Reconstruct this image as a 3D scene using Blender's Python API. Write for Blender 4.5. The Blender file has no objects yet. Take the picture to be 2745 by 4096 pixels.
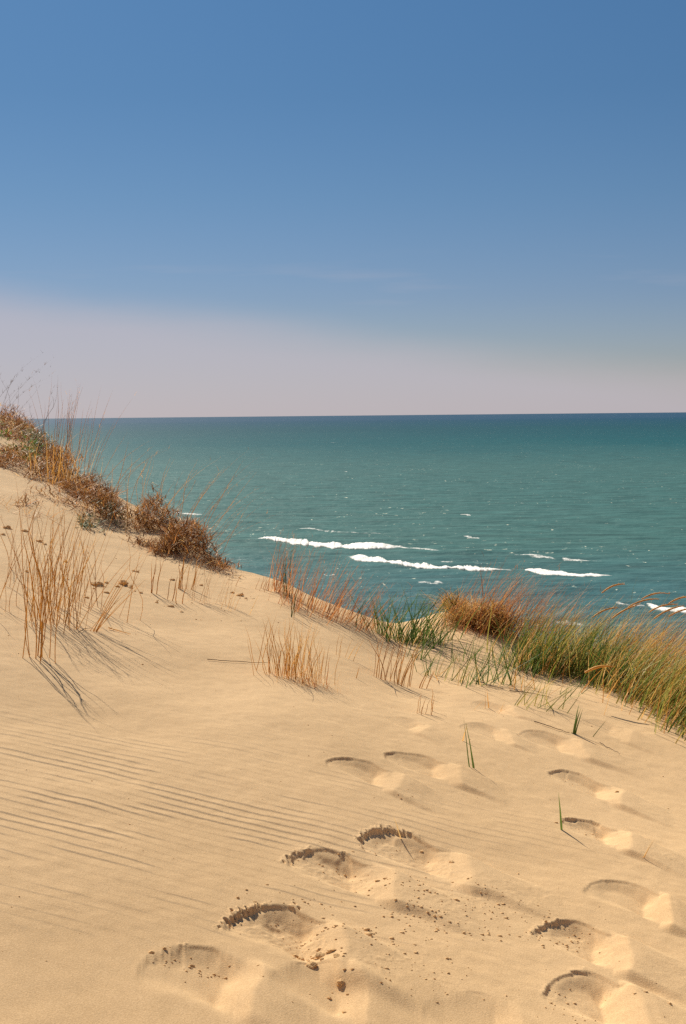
import bpy, math
import numpy as np
from mathutils import Matrix, Vector

RNG = np.random.default_rng(11)
K = 2745 / 1568.0                 # tracing scale -> photo pixels
F = 50 / 36 * 4096                # focal length in photo pixels
EYE = 18.0                        # eye height above the lake
H = 1.55                          # eye height above the sand
PITCH = math.atan(387 / F)
ROLL = math.radians(0.56)
SUN_AZ = math.radians(-29)        # from +Y towards +X
SUN_EL = math.radians(42)

sc = bpy.context.scene
col = sc.collection

# ------------------------------------------------------------------ camera
Fv = Vector((0, math.cos(PITCH), -math.sin(PITCH)))
R0 = Vector((1, 0, 0)); U0 = Vector((0, math.sin(PITCH), math.cos(PITCH)))
Rv = R0 * math.cos(ROLL) - U0 * math.sin(ROLL)
Uv = U0 * math.cos(ROLL) + R0 * math.sin(ROLL)
cam = bpy.data.cameras.new('camera'); co = bpy.data.objects.new('camera', cam); col.objects.link(co)
cam.sensor_fit = 'VERTICAL'; cam.sensor_height = 36; cam.sensor_width = 24; cam.lens = 50
cam.clip_start = 0.05; cam.clip_end = 200000
M = Matrix(((Rv.x, Uv.x, -Fv.x, 0), (Rv.y, Uv.y, -Fv.y, 0), (Rv.z, Uv.z, -Fv.z, EYE), (0, 0, 0, 1)))
co.matrix_world = M
sc.camera = co

def ray(px, py):                  # traced picture coordinates -> (azimuth, tan elevation)
    u = (px * K - 1372.5) / F; v = (2048 - py * K) / F
    d = Fv + Rv * u + Uv * v
    return math.atan2(d.x, d.y), d.z / math.hypot(d.x, d.y)

# ------------------------------------------------------------------ noise
def _hash(ix, iy, seed):
    n = (ix.astype(np.int64) * 374761393 + iy.astype(np.int64) * 668265263 + seed * 1442695041) & 0x7fffffff
    n = ((n ^ (n >> 13)) * 1274126177) & 0x7fffffff
    n = ((n ^ (n >> 15)) * 2246822519) & 0x7fffffff
    return (n & 0xffff) / 65535.0
def vnoise(x, y, seed=0):
    ix = np.floor(x); iy = np.floor(y); fx = x - ix; fy = y - iy
    fx = fx * fx * fx * (fx * (fx * 6 - 15) + 10); fy = fy * fy * fy * (fy * (fy * 6 - 15) + 10)
    ix = ix.astype(np.int64); iy = iy.astype(np.int64)
    a = _hash(ix, iy, seed); b = _hash(ix + 1, iy, seed); c = _hash(ix, iy + 1, seed); d = _hash(ix + 1, iy + 1, seed)
    return (a + (b - a) * fx + (c - a) * fy + (a - b - c + d) * fx * fy) * 2 - 1
def fbm(x, y, o=4, seed=0):
    s = 0; a = 1; t = 0
    for i in range(o):
        s = s + a * vnoise(x * 2 ** i + 17.3 * i, y * 2 ** i - 9.1 * i, seed + i); t += a; a *= .5
    return s / t
def sst(e0, e1, x):
    t = np.clip((x - e0) / (e1 - e0), 0, 1); return t * t * (3 - 2 * t)

# ------------------------------------------------------------------ dune surface
AX, BY = -0.19, 0.065             # tilt of the dune flank
SIL = [(-260, 800), (-120, 880), (0, 955), (60, 972), (105, 1012), (135, 1062), (180, 1090), (240, 1118), (290, 1158), (340, 1180), (400, 1222),
       (450, 1262), (490, 1292), (530, 1316), (600, 1336), (650, 1353), (700, 1377), (750, 1398), (800, 1417), (850, 1437), (900, 1449),
       (950, 1440), (1000, 1420), (1050, 1412), (1100, 1428), (1150, 1452), (1200, 1488), (1300, 1524), (1400, 1560), (1480, 1600), (1568, 1662), (1700, 1750)]
DC = [14.5] * 2 + [14.2, 13.6, 13.0, 12.5, 11.8, 11.1, 10.5, 10.0, 9.4, 8.9, 8.5, 8.2, 7.95, 7.8, 7.65, 7.5, 7.42, 7.4, 7.6, 7.85, 8.0, 8.0, 7.9, 7.7, 7.5, 7.3, 7.1, 6.85, 6.5, 6.1]
_a = [ray(*p) for p in SIL]
TH = np.array([a[0] for a in _a]); TE = np.array([a[1] for a in _a]); DCA = np.array(DC)
TG_ = np.linspace(TH[0], TH[-1], 1600)
def _smooth(v, sig):
    k = np.arange(-4 * sig, 4 * sig + 1); g = np.exp(-(k / sig) ** 2 / 2); g /= g.sum()
    return np.convolve(np.pad(v, 4 * sig, mode='edge'), g, 'valid')
DC_S = _smooth(np.interp(TG_, TH, DCA), 40); TE_S = _smooth(np.interp(TG_, TH, TE), 14); TE_L = _smooth(np.interp(TG_, TH, TE), 60)

def base_z(x, y):                 # height relative to the eye
    d = np.hypot(x, y) + 1e-6; th = np.arctan2(x, y)
    thc = np.clip(th, TH[0], TH[-1])
    dc = np.interp(thc, TG_, DC_S); te = np.interp(thc, TG_, TE_S); tl = np.interp(thc, TG_, TE_L)
    sc0 = AX * np.sin(thc) + BY * np.cos(thc)
    s0 = AX * np.sin(th) + BY * np.cos(th)
    fade = 1 - sst(.9, 2.2, np.abs(th)); C = (te - (sc0 - H / dc)) * fade; CL_ = (tl - (sc0 - H / dc)) * fade
    dc = dc * fade + 9.0 * (1 - fade)
    zin = -H + s0 * d + d * (CL_ * sst(.55, 1.0, d / dc) + (C - CL_) * sst(.86, 1.0, d / dc))
    zc = -H + s0 * dc + C * dc
    e = d - dc
    # beyond the crest: rolls over, then falls to the beach
    s_in = s0 + C
    w = 1.3
    ec = np.clip(e, 0, w)
    lee = -0.42 - .18 * sst(1.5, 4, e)
    zo = zc + s_in * ec + (lee - s_in) * ec * ec / (2 * w) + lee * np.clip(e - w, 0, None)
    z = np.where(d < dc, zin, zo)
    beach = -EYE + .35 - .02 * (d - 45)
    return np.maximum(z, beach) + .0 * d

def hit(px, py, lo=2.0, hi=40.0):
    th, t = ray(px, py)
    d = np.linspace(lo, hi, 6000)
    x = np.sin(th) * d; y = np.cos(th) * d
    tt = base_z(x, y) / d
    i = np.argmax(tt >= t)
    if tt[i] < t:                 # above the crest: use the crest
        dcv = float(np.interp(th, TH, DCA)); return math.sin(th) * dcv, math.cos(th) * dcv
    return float(x[i]), float(y[i])

# footprints: (start of the pit, end of the pushed-up tail, half width m, depth m, crumbling, ratio of pit)
PRINTS = [
    ((560, 2080), (1010, 2275), .085, .040, 1.0, .40), ((678, 1945), (1105, 2105), .075, .034, .8, .42),
    ((842, 1905), (1290, 2075), .075, .034, .8, .42), ((772, 1745), (1015, 1845), .065, .024, .25, .46),
    ((897, 1730), (1160, 1822), .065, .026, .35, .48), ((900, 1643), (1020, 1700), .05, .012, .0, .5),
    ((1062, 1660), (1230, 1712), .06, .016, .0, .5), ((1192, 1675), (1470, 1757), .07, .024, .0, .42),
    ((1267, 1760), (1540, 1868), .065, .026, .3, .46), ((1302, 1872), (1570, 1985), .065, .030, .6, .42),
    ((1362, 2015), (1640, 2140), .075, .028, .1, .50), ((1243, 2105), (1600, 2265), .07, .032, .5, .44),
    ((1264, 2235), (1660, 2400), .085, .034, .4, .42), ((367, 2180), (720, 2345), .085, .030, .45, .52),
    ((645, 2215), (960, 2345), .08, .022, .0, .50), ((1080, 1603), (1240, 1650), .05, .014, .0, .5),
    ((1335, 1652), (1520, 1722), .06, .014, .0, .45), ((1000, 2290), (1330, 2440), .08, .012, .0, .5),
    ((1390, 1590), (1500, 1630), .05, .012, .0, .5), ((620, 2400), (1000, 2560), .08, .03, .5, .5), ((930, 2500), (1400, 2700), .08, .03, .5, .5),
]
FP = []
for i, (A, B, hw, dp, cr, pr) in enumerate(PRINTS):
    a = hit(*A) if A[1] < 2345 else hit(A[0], A[1], 1.2); b = hit(*B) if B[1] < 2345 else hit(B[0], B[1], 1.2)
    L = math.hypot(b[0] - a[0], b[1] - a[1]); FP.append((a, ((b[0] - a[0]) / L, (b[1] - a[1]) / L), L, hw, dp, cr, pr, i))

def prints_z(x, y):
    z = np.zeros_like(x); cov = np.zeros_like(x)
    for (a, dr, L, hw, dp, cr, pr, i) in FP:
        m = (np.abs(x - a[0] - dr[0] * L * .5) < L * .8) & (np.abs(y - a[1] - dr[1] * L * .5) < L * .8)
        if not m.any(): continue
        X = x[m] - a[0]; Y = y[m] - a[1]
        # slow warp so no two prints share an outline
        wx = vnoise(x[m] * 9, y[m] * 9, 50 + i) * .012; wy = vnoise(x[m] * 9, y[m] * 9, 70 + i) * .010
        p = (X + wx) * dr[0] + (Y + wy) * dr[1]; q = -(X + wx) * dr[1] + (Y + wy) * dr[0]
        hw = hw * 1.66
        pa = (pr - .115) * L; pb_ = (pr + .125) * L
        # smooth the corners of the profile by a short running mean
        f2 = 0
        for o_ in (-.014, -.007, 0, .007, .014):
            f2 = f2 + .2 * np.interp(p + np.clip(q, -.2, .2) * .55 * sst(0, pa, p) + o_ * L, [-.02 * L, 0, .04 * L, pa, pb_, pb_ + .07 * L, L], [0, 0, -.30, -1.0, .78, .74, 0])
        pp = (p - pa * .5) / (pa * .62)
        far = sst(-.6, .5, q / hw - pp * .35)
        left = sst(.1, .9, -pp)
        wdt = hw * (1 - .16 * np.clip(pp, -1, 1))
        kk = sst(pa - .04 * L, pa + .06 * L, p); wid2 = wdt * (1 - kk) + hw * (1.12 - .35 * sst(pb_, L, p)) * kk
        qn = np.abs(q + .12 * hw * sst(pa, L, p)) / wid2
        rl = np.where(p < pa * .5, np.sqrt(qn ** 2 + (np.minimum(p - pa * .5, 0) / (pa * .55)) ** 2), qn)
        qs = np.abs(q) / (hw * (1.16 - .30 * sst(pa, L, p)) * .92); rs = np.where(p < pa * .5, rl, np.abs(q) / wdt)
        win = np.where(f2 < 0, 1 - sst(.38, 1.06, rs), 1 - sst(.78, 1.18, qs))
        ux = x[m] * .87 + y[m] * .5; uy = y[m] * .87 - x[m] * .5
        n_hi = .55 * vnoise(ux * 95, uy * 22, 90 + i) + .45 * vnoise(ux * 190, uy * 60, 95 + i)
        brk = sst(-.2, .4, vnoise(x[m] * 22, y[m] * 16, 60 + i) + .9 * left - .45) * cr * np.maximum(far, left) * (1 - sst(pa * .8, pa * 1.05, p))
        hard = 1 - sst(.94, 1.0, rl + .30 * n_hi * cr)
        rim = (1 - sst(.88, 1.0, rl + .03 * n_hi)) * np.maximum(far, left) * (1 - sst(pa * .85, pa * 1.15, p)) * .0055 * min(1, dp / .024) * 1.15 * (.55 + .60 * cr)
        pit = dp * .92 * np.where(f2 < 0, f2 * .98, f2 * .84) * win - rim - .0080 * brk * hard
        crust = .0035 * brk * np.exp(-((rl + .22 * n_hi * cr - 1.05) / .06) ** 2)
        lump = .0026 * cr * np.maximum(0, fbm(x[m] * 60, y[m] * 50, 2, 7)) * np.exp(-((p - L * .8) / (L * .22)) ** 2 - (q / (hw * 1.3)) ** 2)
        lump2 = .0013 * cr * vnoise(x[m] * 95, y[m] * 70, 8) * win * (f2 < 0)
        z[m] += pit + crust + lump + lump2
        cov[m] = np.maximum(cov[m], win * (np.abs(f2) > .04) * np.minimum(1, dp / .02))
    return z, cov

rc = hit(230, 1830); rc2 = hit(800, 1870)
a_ = hit(0, 1700); b_ = hit(650, 1850); RIP = -(b_[1] - a_[1]) / (b_[0] - a_[0]); print('RIP', RIP)
def ripples_z(x, y, want=False):
    wx = fbm(x * 1.1, y * 1.1, 3, 3); w2 = vnoise(x * 5, y * 2.5, 21)
    ph = 2 * math.pi * ((y + RIP * x) / .049) + 5.5 * wx + 1.5 * w2
    c = 1 - (ph / (2 * math.pi)) % 1.0; s = np.where(c < .82, c / .86, (1 - c) / .14) * 2 - 1; s = .8 * s + .2 * np.sin(ph)
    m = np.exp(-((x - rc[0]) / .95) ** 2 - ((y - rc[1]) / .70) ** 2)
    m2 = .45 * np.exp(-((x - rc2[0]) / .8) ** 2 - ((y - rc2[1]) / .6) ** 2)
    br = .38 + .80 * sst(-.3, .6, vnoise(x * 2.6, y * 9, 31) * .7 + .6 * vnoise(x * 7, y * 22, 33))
    if want: return np.exp(-((c - .92) / .075) ** 2) * np.maximum(m, m2) * sst(.40, .95, br)  # mask on the steep faces, for the painted ripple shade
    ph2 = 2 * math.pi * ((y + .12 * x) / .085) + 5 * wx
    fine = .10 * np.sin(ph2) * sst(2.5, 3.5, y) * (1 - sst(6, 8, y))
    return (s * np.maximum(m, m2) * br + fine) * .0013

def sand_z(x, y):
    x = np.asarray(x, float); y = np.asarray(y, float)
    z = base_z(x, y)
    d = np.hypot(x, y); near = 1 - sst(20, 40, d)
    z = z + near * (.035 * fbm(x * .8, y * .8, 3, 1) * sst(2.5, 5, d) * (1 - .6 * sst(.5, 2.5, x)) + .006 * fbm(x * 3.5, y * 3.5, 3, 2) + .0012 * fbm(x * 22, y * 22, 2, 4))
    # gentle hollow in front of the small hump on the right
    hx, hy = hit(1100, 1520)
    z = z - .05 * np.exp(-((x - hx) / .55) ** 2 - ((y - hy) / .35) ** 2)
    pz, cov = prints_z(x, y); z = z + ripples_z(x, y) * (1 - cov) + pz
    return z + EYE

def P(px, py):
    x, y = hit(px, py); return np.array([x, y, float(sand_z(np.array([x]), np.array([y]))[0])])

# ------------------------------------------------------------------ mesh helpers
def mesh_np(name, V, Q, mat=None, smooth=True, parent=None, tri=False):
    me = bpy.data.meshes.new(name)
    V = np.asarray(V, np.float32).reshape(-1, 3); Q = np.asarray(Q, np.int32); n = Q.shape[1]
    me.vertices.add(len(V)); me.vertices.foreach_set('co', V.ravel())
    me.loops.add(Q.size); me.loops.foreach_set('vertex_index', Q.ravel())
    me.polygons.add(len(Q)); me.polygons.foreach_set('loop_start', np.arange(0, Q.size, n, dtype=np.int32))
    me.polygons.foreach_set('use_smooth', np.full(len(Q), smooth))
    me.update(calc_edges=True); me.validate()
    o = bpy.data.objects.new(name, me); col.objects.link(o)
    if mat: me.materials.append(mat)
    if parent:
        o.parent = parent
    return o
def tag(o, label, cat, group=None):
    o['label'] = label; o['category'] = cat
    if group: o['group'] = group
    return o
def empty(name, loc, label, cat, group=None):
    o = bpy.data.objects.new(name, None); o.location = loc; o.empty_display_size = .05; col.objects.link(o)
    return tag(o, label, cat, group)

def grid(nr, nc):
    r, c = np.meshgrid(np.arange(nr - 1), np.arange(nc - 1), indexing='ij')
    a = (r * nc + c).ravel()
    return np.stack([a, a + nc, a + nc + 1, a + 1], 1)

# ------------------------------------------------------------------ materials
def mat_new(name):
    m = bpy.data.materials.new(name); m.use_nodes = True
    nt = m.node_tree; nt.nodes.clear(); return m, nt, nt.nodes, nt.links
def node(N, t, **k):
    n = N.new(t)
    for a, b in k.items():
        if a in n.inputs: n.inputs[a].default_value = b
        else: setattr(n, a, b)
    return n

def sand_mat(name='dune_sand', c0=(.520, .342, .170), c1=(.665, .455, .243)):
    m, nt, N, Lk = mat_new(name)
    out = N.new('ShaderNodeOutputMaterial'); pb = N.new('ShaderNodeBsdfPrincipled')
    pb.inputs['Roughness'].default_value = .9; pb.inputs['Specular IOR Level'].default_value = .12
    pb.inputs['Diffuse Roughness'].default_value = .6
    geo = N.new('ShaderNodeNewGeometry')
    n1 = node(N, 'ShaderNodeTexNoise', Scale=1.3, Detail=4.0); n2 = node(N, 'ShaderNodeTexNoise', Scale=260.0, Detail=2.0)
    n3 = node(N, 'ShaderNodeTexNoise', Scale=24.0, Detail=3.0)
    for n in (n1, n2, n3): Lk.new(geo.outputs['Position'], n.inputs['Vector'])
    def mul(a, f):
        q = node(N, 'ShaderNodeMath', operation='MULTIPLY'); Lk.new(a, q.inputs[0]); q.inputs[1].default_value = f; return q.outputs[0]
    def add(a, b):
        q = node(N, 'ShaderNodeMath', operation='ADD'); Lk.new(a, q.inputs[0]); Lk.new(b, q.inputs[1]); return q.outputs[0]
    s = add(add(mul(n1.outputs[0], .7), mul(n2.outputs[0], 1.5)), mul(n3.outputs[0], .35))
    mr = node(N, 'ShaderNodeMapRange'); mr.inputs['From Min'].default_value = .98; mr.inputs['From Max'].default_value = 1.57
    Lk.new(s, mr.inputs['Value'])
    mx = node(N, 'ShaderNodeMix', data_type='RGBA'); mx.inputs[6].default_value = (*c0, 1); mx.inputs[7].default_value = (*c1, 1)
    Lk.new(mr.outputs[0], mx.inputs[0])
    # shade of the steep ripple faces, painted darker into the sand colour
    at = node(N, 'ShaderNodeAttribute', attribute_name='ripple_shade'); mm = node(N, 'ShaderNodeMix', data_type='RGBA'); mm.inputs[7].default_value = (.22, .17, .125, 1)
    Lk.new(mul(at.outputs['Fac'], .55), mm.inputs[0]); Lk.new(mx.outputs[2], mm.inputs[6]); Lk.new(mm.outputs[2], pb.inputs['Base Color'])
    bp = node(N, 'ShaderNodeBump', Strength=.5, Distance=.002); Lk.new(n2.outputs[0], bp.inputs['Height'])
    Lk.new(bp.outputs[0], pb.inputs['Normal'])
    Lk.new(pb.outputs[0], out.inputs[0])
    return m

def leaf_mat(name, cols, trans=.35, tip=None):
    m, nt, N, Lk = mat_new(name)
    out = N.new('ShaderNodeOutputMaterial'); geo = N.new('ShaderNodeNewGeometry')
    cr = N.new('ShaderNodeValToRGB'); e = cr.color_ramp
    while len(e.elements) < len(cols): e.elements.new(.5)
    for i, c in enumerate(cols):
        e.elements[i].position = i / max(1, len(cols) - 1); e.elements[i].color = (*c, 1)
    Lk.new(geo.outputs['Random Per Island'], cr.inputs[0])
    nz = node(N, 'ShaderNodeTexNoise', Scale=40.0, Detail=2.0); Lk.new(geo.outputs['Position'], nz.inputs['Vector'])
    hs = N.new('ShaderNodeHueSaturation'); Lk.new(cr.outputs[0], hs.inputs['Color'])
    mr = node(N, 'ShaderNodeMapRange'); mr.inputs['To Min'].default_value = .6; mr.inputs['To Max'].default_value = 1.4
    Lk.new(nz.outputs[0], mr.inputs['Value']); Lk.new(mr.outputs[0], hs.inputs['Value'])
    d = N.new('ShaderNodeBsdfPrincipled'); d.inputs['Roughness'].default_value = .55; d.inputs['Specular IOR Level'].default_value = .08
    t = N.new('ShaderNodeBsdfTranslucent'); Lk.new(hs.outputs[0], d.inputs['Base Color']); Lk.new(hs.outputs[0], t.inputs['Color'])
    mx = N.new('ShaderNodeMixShader'); mx.inputs[0].default_value = trans
    Lk.new(d.outputs[0], mx.inputs[1]); Lk.new(t.outputs[0], mx.inputs[2]); Lk.new(mx.outputs[0], out.inputs[0])
    return m

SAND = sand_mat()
CLOD = sand_mat('sand_clod', (.50, .315, .145), (.60, .39, .19))
M_STRAW = leaf_mat('straw_grass', [(.30, .135, .030), (.50, .26, .065), (.62, .37, .11), (.40, .19, .045)])
M_PALE = leaf_mat('pale_straw', [(.55, .36, .14), (.62, .43, .19), (.42, .24, .08)])
M_RED = leaf_mat('russet_grass', [(.24, .085, .03), (.40, .17, .06), (.46, .23, .09), (.20, .07, .03)])
M_BROWN = leaf_mat('brown_tangle', [(.045, .018, .007), (.14, .056, .016), (.34, .16, .045), (.08, .032, .010), (.46, .25, .08)], .2)
M_GREEN = leaf_mat('green_blades', [(.035, .07, .016), (.07, .12, .025), (.11, .16, .035), (.05, .09, .022)])
M_OLIVE = leaf_mat('olive_blades', [(.06, .10, .018), (.15, .18, .032), (.26, .25, .055), (.42, .32, .095)])
M_SAGE = leaf_mat('sage_leaves', [(.13, .15, .09), (.22, .24, .16), (.09, .11, .06)], .2)
M_LEAF = leaf_mat('shrub_leaves', [(.06, .12, .02), (.12, .2, .04), (.08, .12, .03)], .3)
M_SEED = leaf_mat('seed_spike', [(.40, .19, .04), (.52, .28, .075)], .15)
M_DARK = leaf_mat('weathered_twig', [(.07, .045, .03), (.14, .09, .05)], .1)

# ------------------------------------------------------------------ sand mesh
def build_sand():
    fine = np.radians(np.arange(-15.6, 15.6, .032))
    outl = -np.radians(np.geomspace(15.62, 180, 90))[::-1]; outr = np.radians(np.geomspace(15.62, 180, 90))
    th = np.concatenate([outl, fine, outr])
    t = np.arange(.462, .068, -.00034)
    d = H / t
    d = np.concatenate([np.array([.02, .3, .7, 1.1, 1.5, 1.9, 2.2, 2.5]), np.linspace(2.6, d[0] - .004, 40), d[d < 8.6]])
    d = np.concatenate([d, np.arange(d[-1] + .03, 16, .035), np.geomspace(16.1, 600, 60)])
    D, T = np.meshgrid(d, th, indexing='ij')
    X = D * np.sin(T); Y = D * np.cos(T); Z = sand_z(X, Y)
    V = np.stack([X, Y, Z], -1).reshape(-1, 3)
    Q = grid(len(d), len(th))
    o = mesh_np('ground', V, Q, SAND); at = o.data.attributes.new('ripple_shade', 'FLOAT', 'POINT'); at.data.foreach_set('value', np.asarray(ripples_z(X, Y, True), np.float32).ravel()); o['kind'] = 'structure'; o['label'] = 'pale rippled dune sand with footprints'
build_sand()

# ------------------------------------------------------------------ lake
def water_pt(px, py):
    th, t = ray(px, py); d = -EYE / t; return d * math.sin(th), d * math.cos(th)

def lake_mat():
    m, nt, N, Lk = mat_new('lake_water')
    out = N.new('ShaderNodeOutputMaterial'); pb = N.new('ShaderNodeBsdfPrincipled')
    pb.inputs['Roughness'].default_value = .32; pb.inputs['IOR'].default_value = 1.33; pb.inputs['Specular IOR Level'].default_value = .08
    geo = N.new('ShaderNodeNewGeometry')
    sep = N.new('ShaderNodeSeparateXYZ'); Lk.new(geo.outputs['Position'], sep.inputs[0])
    # depth bands of the lake bed: log distance from the shore
    def math_(op, a, b=None):
        q = node(N, 'ShaderNodeMath', operation=op)
        for i, v in enumerate((a, b)):
            if v is None: continue
            if isinstance(v, (int, float)): q.inputs[i].default_value = v
            else: Lk.new(v, q.inputs[i])
        return q.outputs[0]
    mp = N.new('ShaderNodeMapping'); mp.inputs['Scale'].default_value = (.006, .004, 1); Lk.new(geo.outputs['Position'], mp.inputs[0])
    wob = node(N, 'ShaderNodeTexNoise', Scale=1.0, Detail=3.0); Lk.new(mp.outputs[0], wob.inputs['Vector'])
    dist = math_('MULTIPLY', sep.outputs[1], math_('ADD', .75, math_('MULTIPLY', wob.outputs[0], .5)))
    lg = math_('LOGARITHM', math_('MAXIMUM', dist, 1.0), 10.0)
    ramp = N.new('ShaderNodeValToRGB'); mr = node(N, 'ShaderNodeMapRange'); mr.inputs['From Min'].default_value = 1.8; mr.inputs['From Max'].default_value = 4.2
    Lk.new(lg, mr.inputs['Value']); Lk.new(mr.outputs[0], ramp.inputs[0])
    stops = [(1.8, (.027, .072, .083)), (2.15, (.027, .075, .083)), (2.3, (.031, .082, .078)), (2.66, (.026, .076, .077)), (2.95, (.003, .050, .062)), (3.24, (.001, .039, .056)), (3.6, (.001, .034, .066)), (3.75, (.006, .037, .076))]
    e = ramp.color_ramp
    while len(e.elements) < len(stops): e.elements.new(.5)
    for i, (p, c) in enumerate(stops):
        e.elements[i].position = (p - 1.8) / 2.4; e.elements[i].color = (*c, 1)
    # wind streaks
    def nz(sx, sy, detail=2.0, rough=.5, rot=0.0):
        q = N.new('ShaderNodeMapping'); q.inputs['Scale'].default_value = (sx, sy, 1); q.inputs['Rotation'].default_value = (0, 0, rot); Lk.new(geo.outputs['Position'], q.inputs[0])
        n = node(N, 'ShaderNodeTexNoise', Scale=1.0, Detail=detail, Roughness=rough); Lk.new(q.outputs[0], n.inputs['Vector']); return n.outputs[0]
    st = nz(.12, .33, 5.0, .62, -.06)
    hs = N.new('ShaderNodeHueSaturation'); Lk.new(ramp.outputs[0], hs.inputs['Color'])
    mv = node(N, 'ShaderNodeMapRange'); mv.inputs['From Min'].default_value = .3; mv.inputs['From Max'].default_value = .7; mv.inputs['To Min'].default_value = .66; mv.inputs['To Max'].default_value = 1.34
    Lk.new(st, mv.inputs['Value']); Lk.new(mv.outputs[0], hs.inputs['Value'])
    # little white caps
    fl = nz(.85, .42, 3.0, .7); pat = nz(.03, .03, 2.0)
    f1 = math_('ADD', fl, math_('MULTIPLY', math_('SUBTRACT', pat, .5), .22))
    fm = node(N, 'ShaderNodeMapRange'); fm.inputs['From Min'].default_value = .665; fm.inputs['From Max'].default_value = .75; Lk.new(f1, fm.inputs['Value'])
    mx = node(N, 'ShaderNodeMix', data_type='RGBA'); mx.inputs[7].default_value = (.45, .47, .38, 1); Lk.new(hs.outputs[0], mx.inputs[6]); Lk.new(fm.outputs[0], mx.inputs[0])
    df = N.new('ShaderNodeBsdfDiffuse'); gl = N.new('ShaderNodeBsdfGlossy'); gl.inputs['Roughness'].default_value = .3; ms = N.new('ShaderNodeMixShader'); ms.inputs[0].default_value = .085
    Lk.new(mx.outputs[2], df.inputs['Color'])
    bsum = math_('ADD', nz(.5, 1.1, 4.0, .6, .1), nz(.15, .35, 2.0, .5, -.15))
    bp = node(N, 'ShaderNodeBump', Strength=.5, Distance=.5); Lk.new(bsum, bp.inputs['Height']); Lk.new(bp.outputs[0], df.inputs['Normal']); Lk.new(bp.outputs[0], gl.inputs['Normal'])
    Lk.new(df.outputs[0], ms.inputs[1]); Lk.new(gl.outputs[0], ms.inputs[2]); Lk.new(ms.outputs[0], out.inputs[0]); N.remove(pb)
    return m

def wave_h(x, y):
    d = np.hypot(x, y); f = 1 - sst(300, 700, d)
    w = .16 * np.sin(y / 1.35 + 2.6 * fbm(x * .05, y * .05, 3, 5) + x * .05) * (.5 + .5 * vnoise(x * .11, y * .13, 6))
    w = w + .15 * fbm(x * .22, y * .42, 4, 9)
    return w * f
def build_lake():
    fine = np.radians(np.arange(-15.6, 15.6, .045))
    th = np.concatenate([-np.radians(np.geomspace(15.7, 89, 60))[::-1], fine, np.radians(np.geomspace(15.7, 89, 60))])
    t = np.concatenate([np.arange(.30, .022, -.00048), np.geomspace(.0217, .0003, 60)])
    d = EYE / t
    D, T = np.meshgrid(d, th, indexing='ij')
    X = D * np.sin(T); Y = D * np.cos(T); Z = wave_h(X, Y)
    o = mesh_np('lake', np.stack([X, Y, Z], -1).reshape(-1, 3), grid(len(d), len(th)), lake_mat()); o['kind'] = 'structure'
    o['label'] = 'wind ruffled green blue lake water'
build_lake()

def foam_mat():
    m, nt, N, Lk = mat_new('wave_foam')
    out = N.new('ShaderNodeOutputMaterial'); pb = N.new('ShaderNodeBsdfPrincipled'); pb.inputs['Roughness'].default_value = .8
    pb.inputs['Base Color'].default_value = (.88, .86, .84, 1)
    geo = N.new('ShaderNodeNewGeometry'); n = node(N, 'ShaderNodeTexNoise', Scale=3.0, Detail=4.0); Lk.new(geo.outputs['Position'], n.inputs['Vector'])
    cr = N.new('ShaderNodeValToRGB'); cr.color_ramp.elements[0].position = .3; cr.color_ramp.elements[0].color = (.70, .72, .70, 1); cr.color_ramp.elements[1].position = .55; cr.color_ramp.elements[1].color = (.92, .90, .88, 1)
    Lk.new(n.outputs[0], cr.inputs[0]); Lk.new(cr.outputs[0], pb.inputs['Base Color'])
    t = N.new('ShaderNodeBsdfTranslucent'); t.inputs[0].default_value = (.9, .9, .88, 1)
    mx = N.new('ShaderNodeMixShader'); mx.inputs[0].default_value = .4
    Lk.new(pb.outputs[0], mx.inputs[1]); Lk.new(t.outputs[0], mx.inputs[2])
    # lacy, broken edge: holes open where the foam thins out
    at = node(N, 'ShaderNodeAttribute', attribute_name='foam_cover'); mp = N.new('ShaderNodeMapping'); mp.inputs['Scale'].default_value = (1.6, .8, 1.6); Lk.new(geo.outputs['Position'], mp.inputs[0])
    n2 = node(N, 'ShaderNodeTexNoise', Scale=1.0, Detail=5.0, Roughness=.7); Lk.new(mp.outputs[0], n2.inputs['Vector'])
    ad = node(N, 'ShaderNodeMath', operation='MULTIPLY_ADD'); Lk.new(n2.outputs[0], ad.inputs[0]); ad.inputs[1].default_value = 1.5; Lk.new(at.outputs['Fac'], ad.inputs[2])
    mr = node(N, 'ShaderNodeMapRange'); mr.inputs['From Min'].default_value = .95; mr.inputs['From Max'].default_value = 1.5; Lk.new(ad.outputs[0], mr.inputs['Value'])
    tr = N.new('ShaderNodeBsdfTransparent'); m2 = N.new('ShaderNodeMixShader'); Lk.new(mr.outputs[0], m2.inputs[0]); Lk.new(tr.outputs[0], m2.inputs[1]); Lk.new(mx.outputs[0], m2.inputs[2])
    Lk.new(m2.outputs[0], out.inputs[0]); return m
FOAM = foam_mat()
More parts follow.
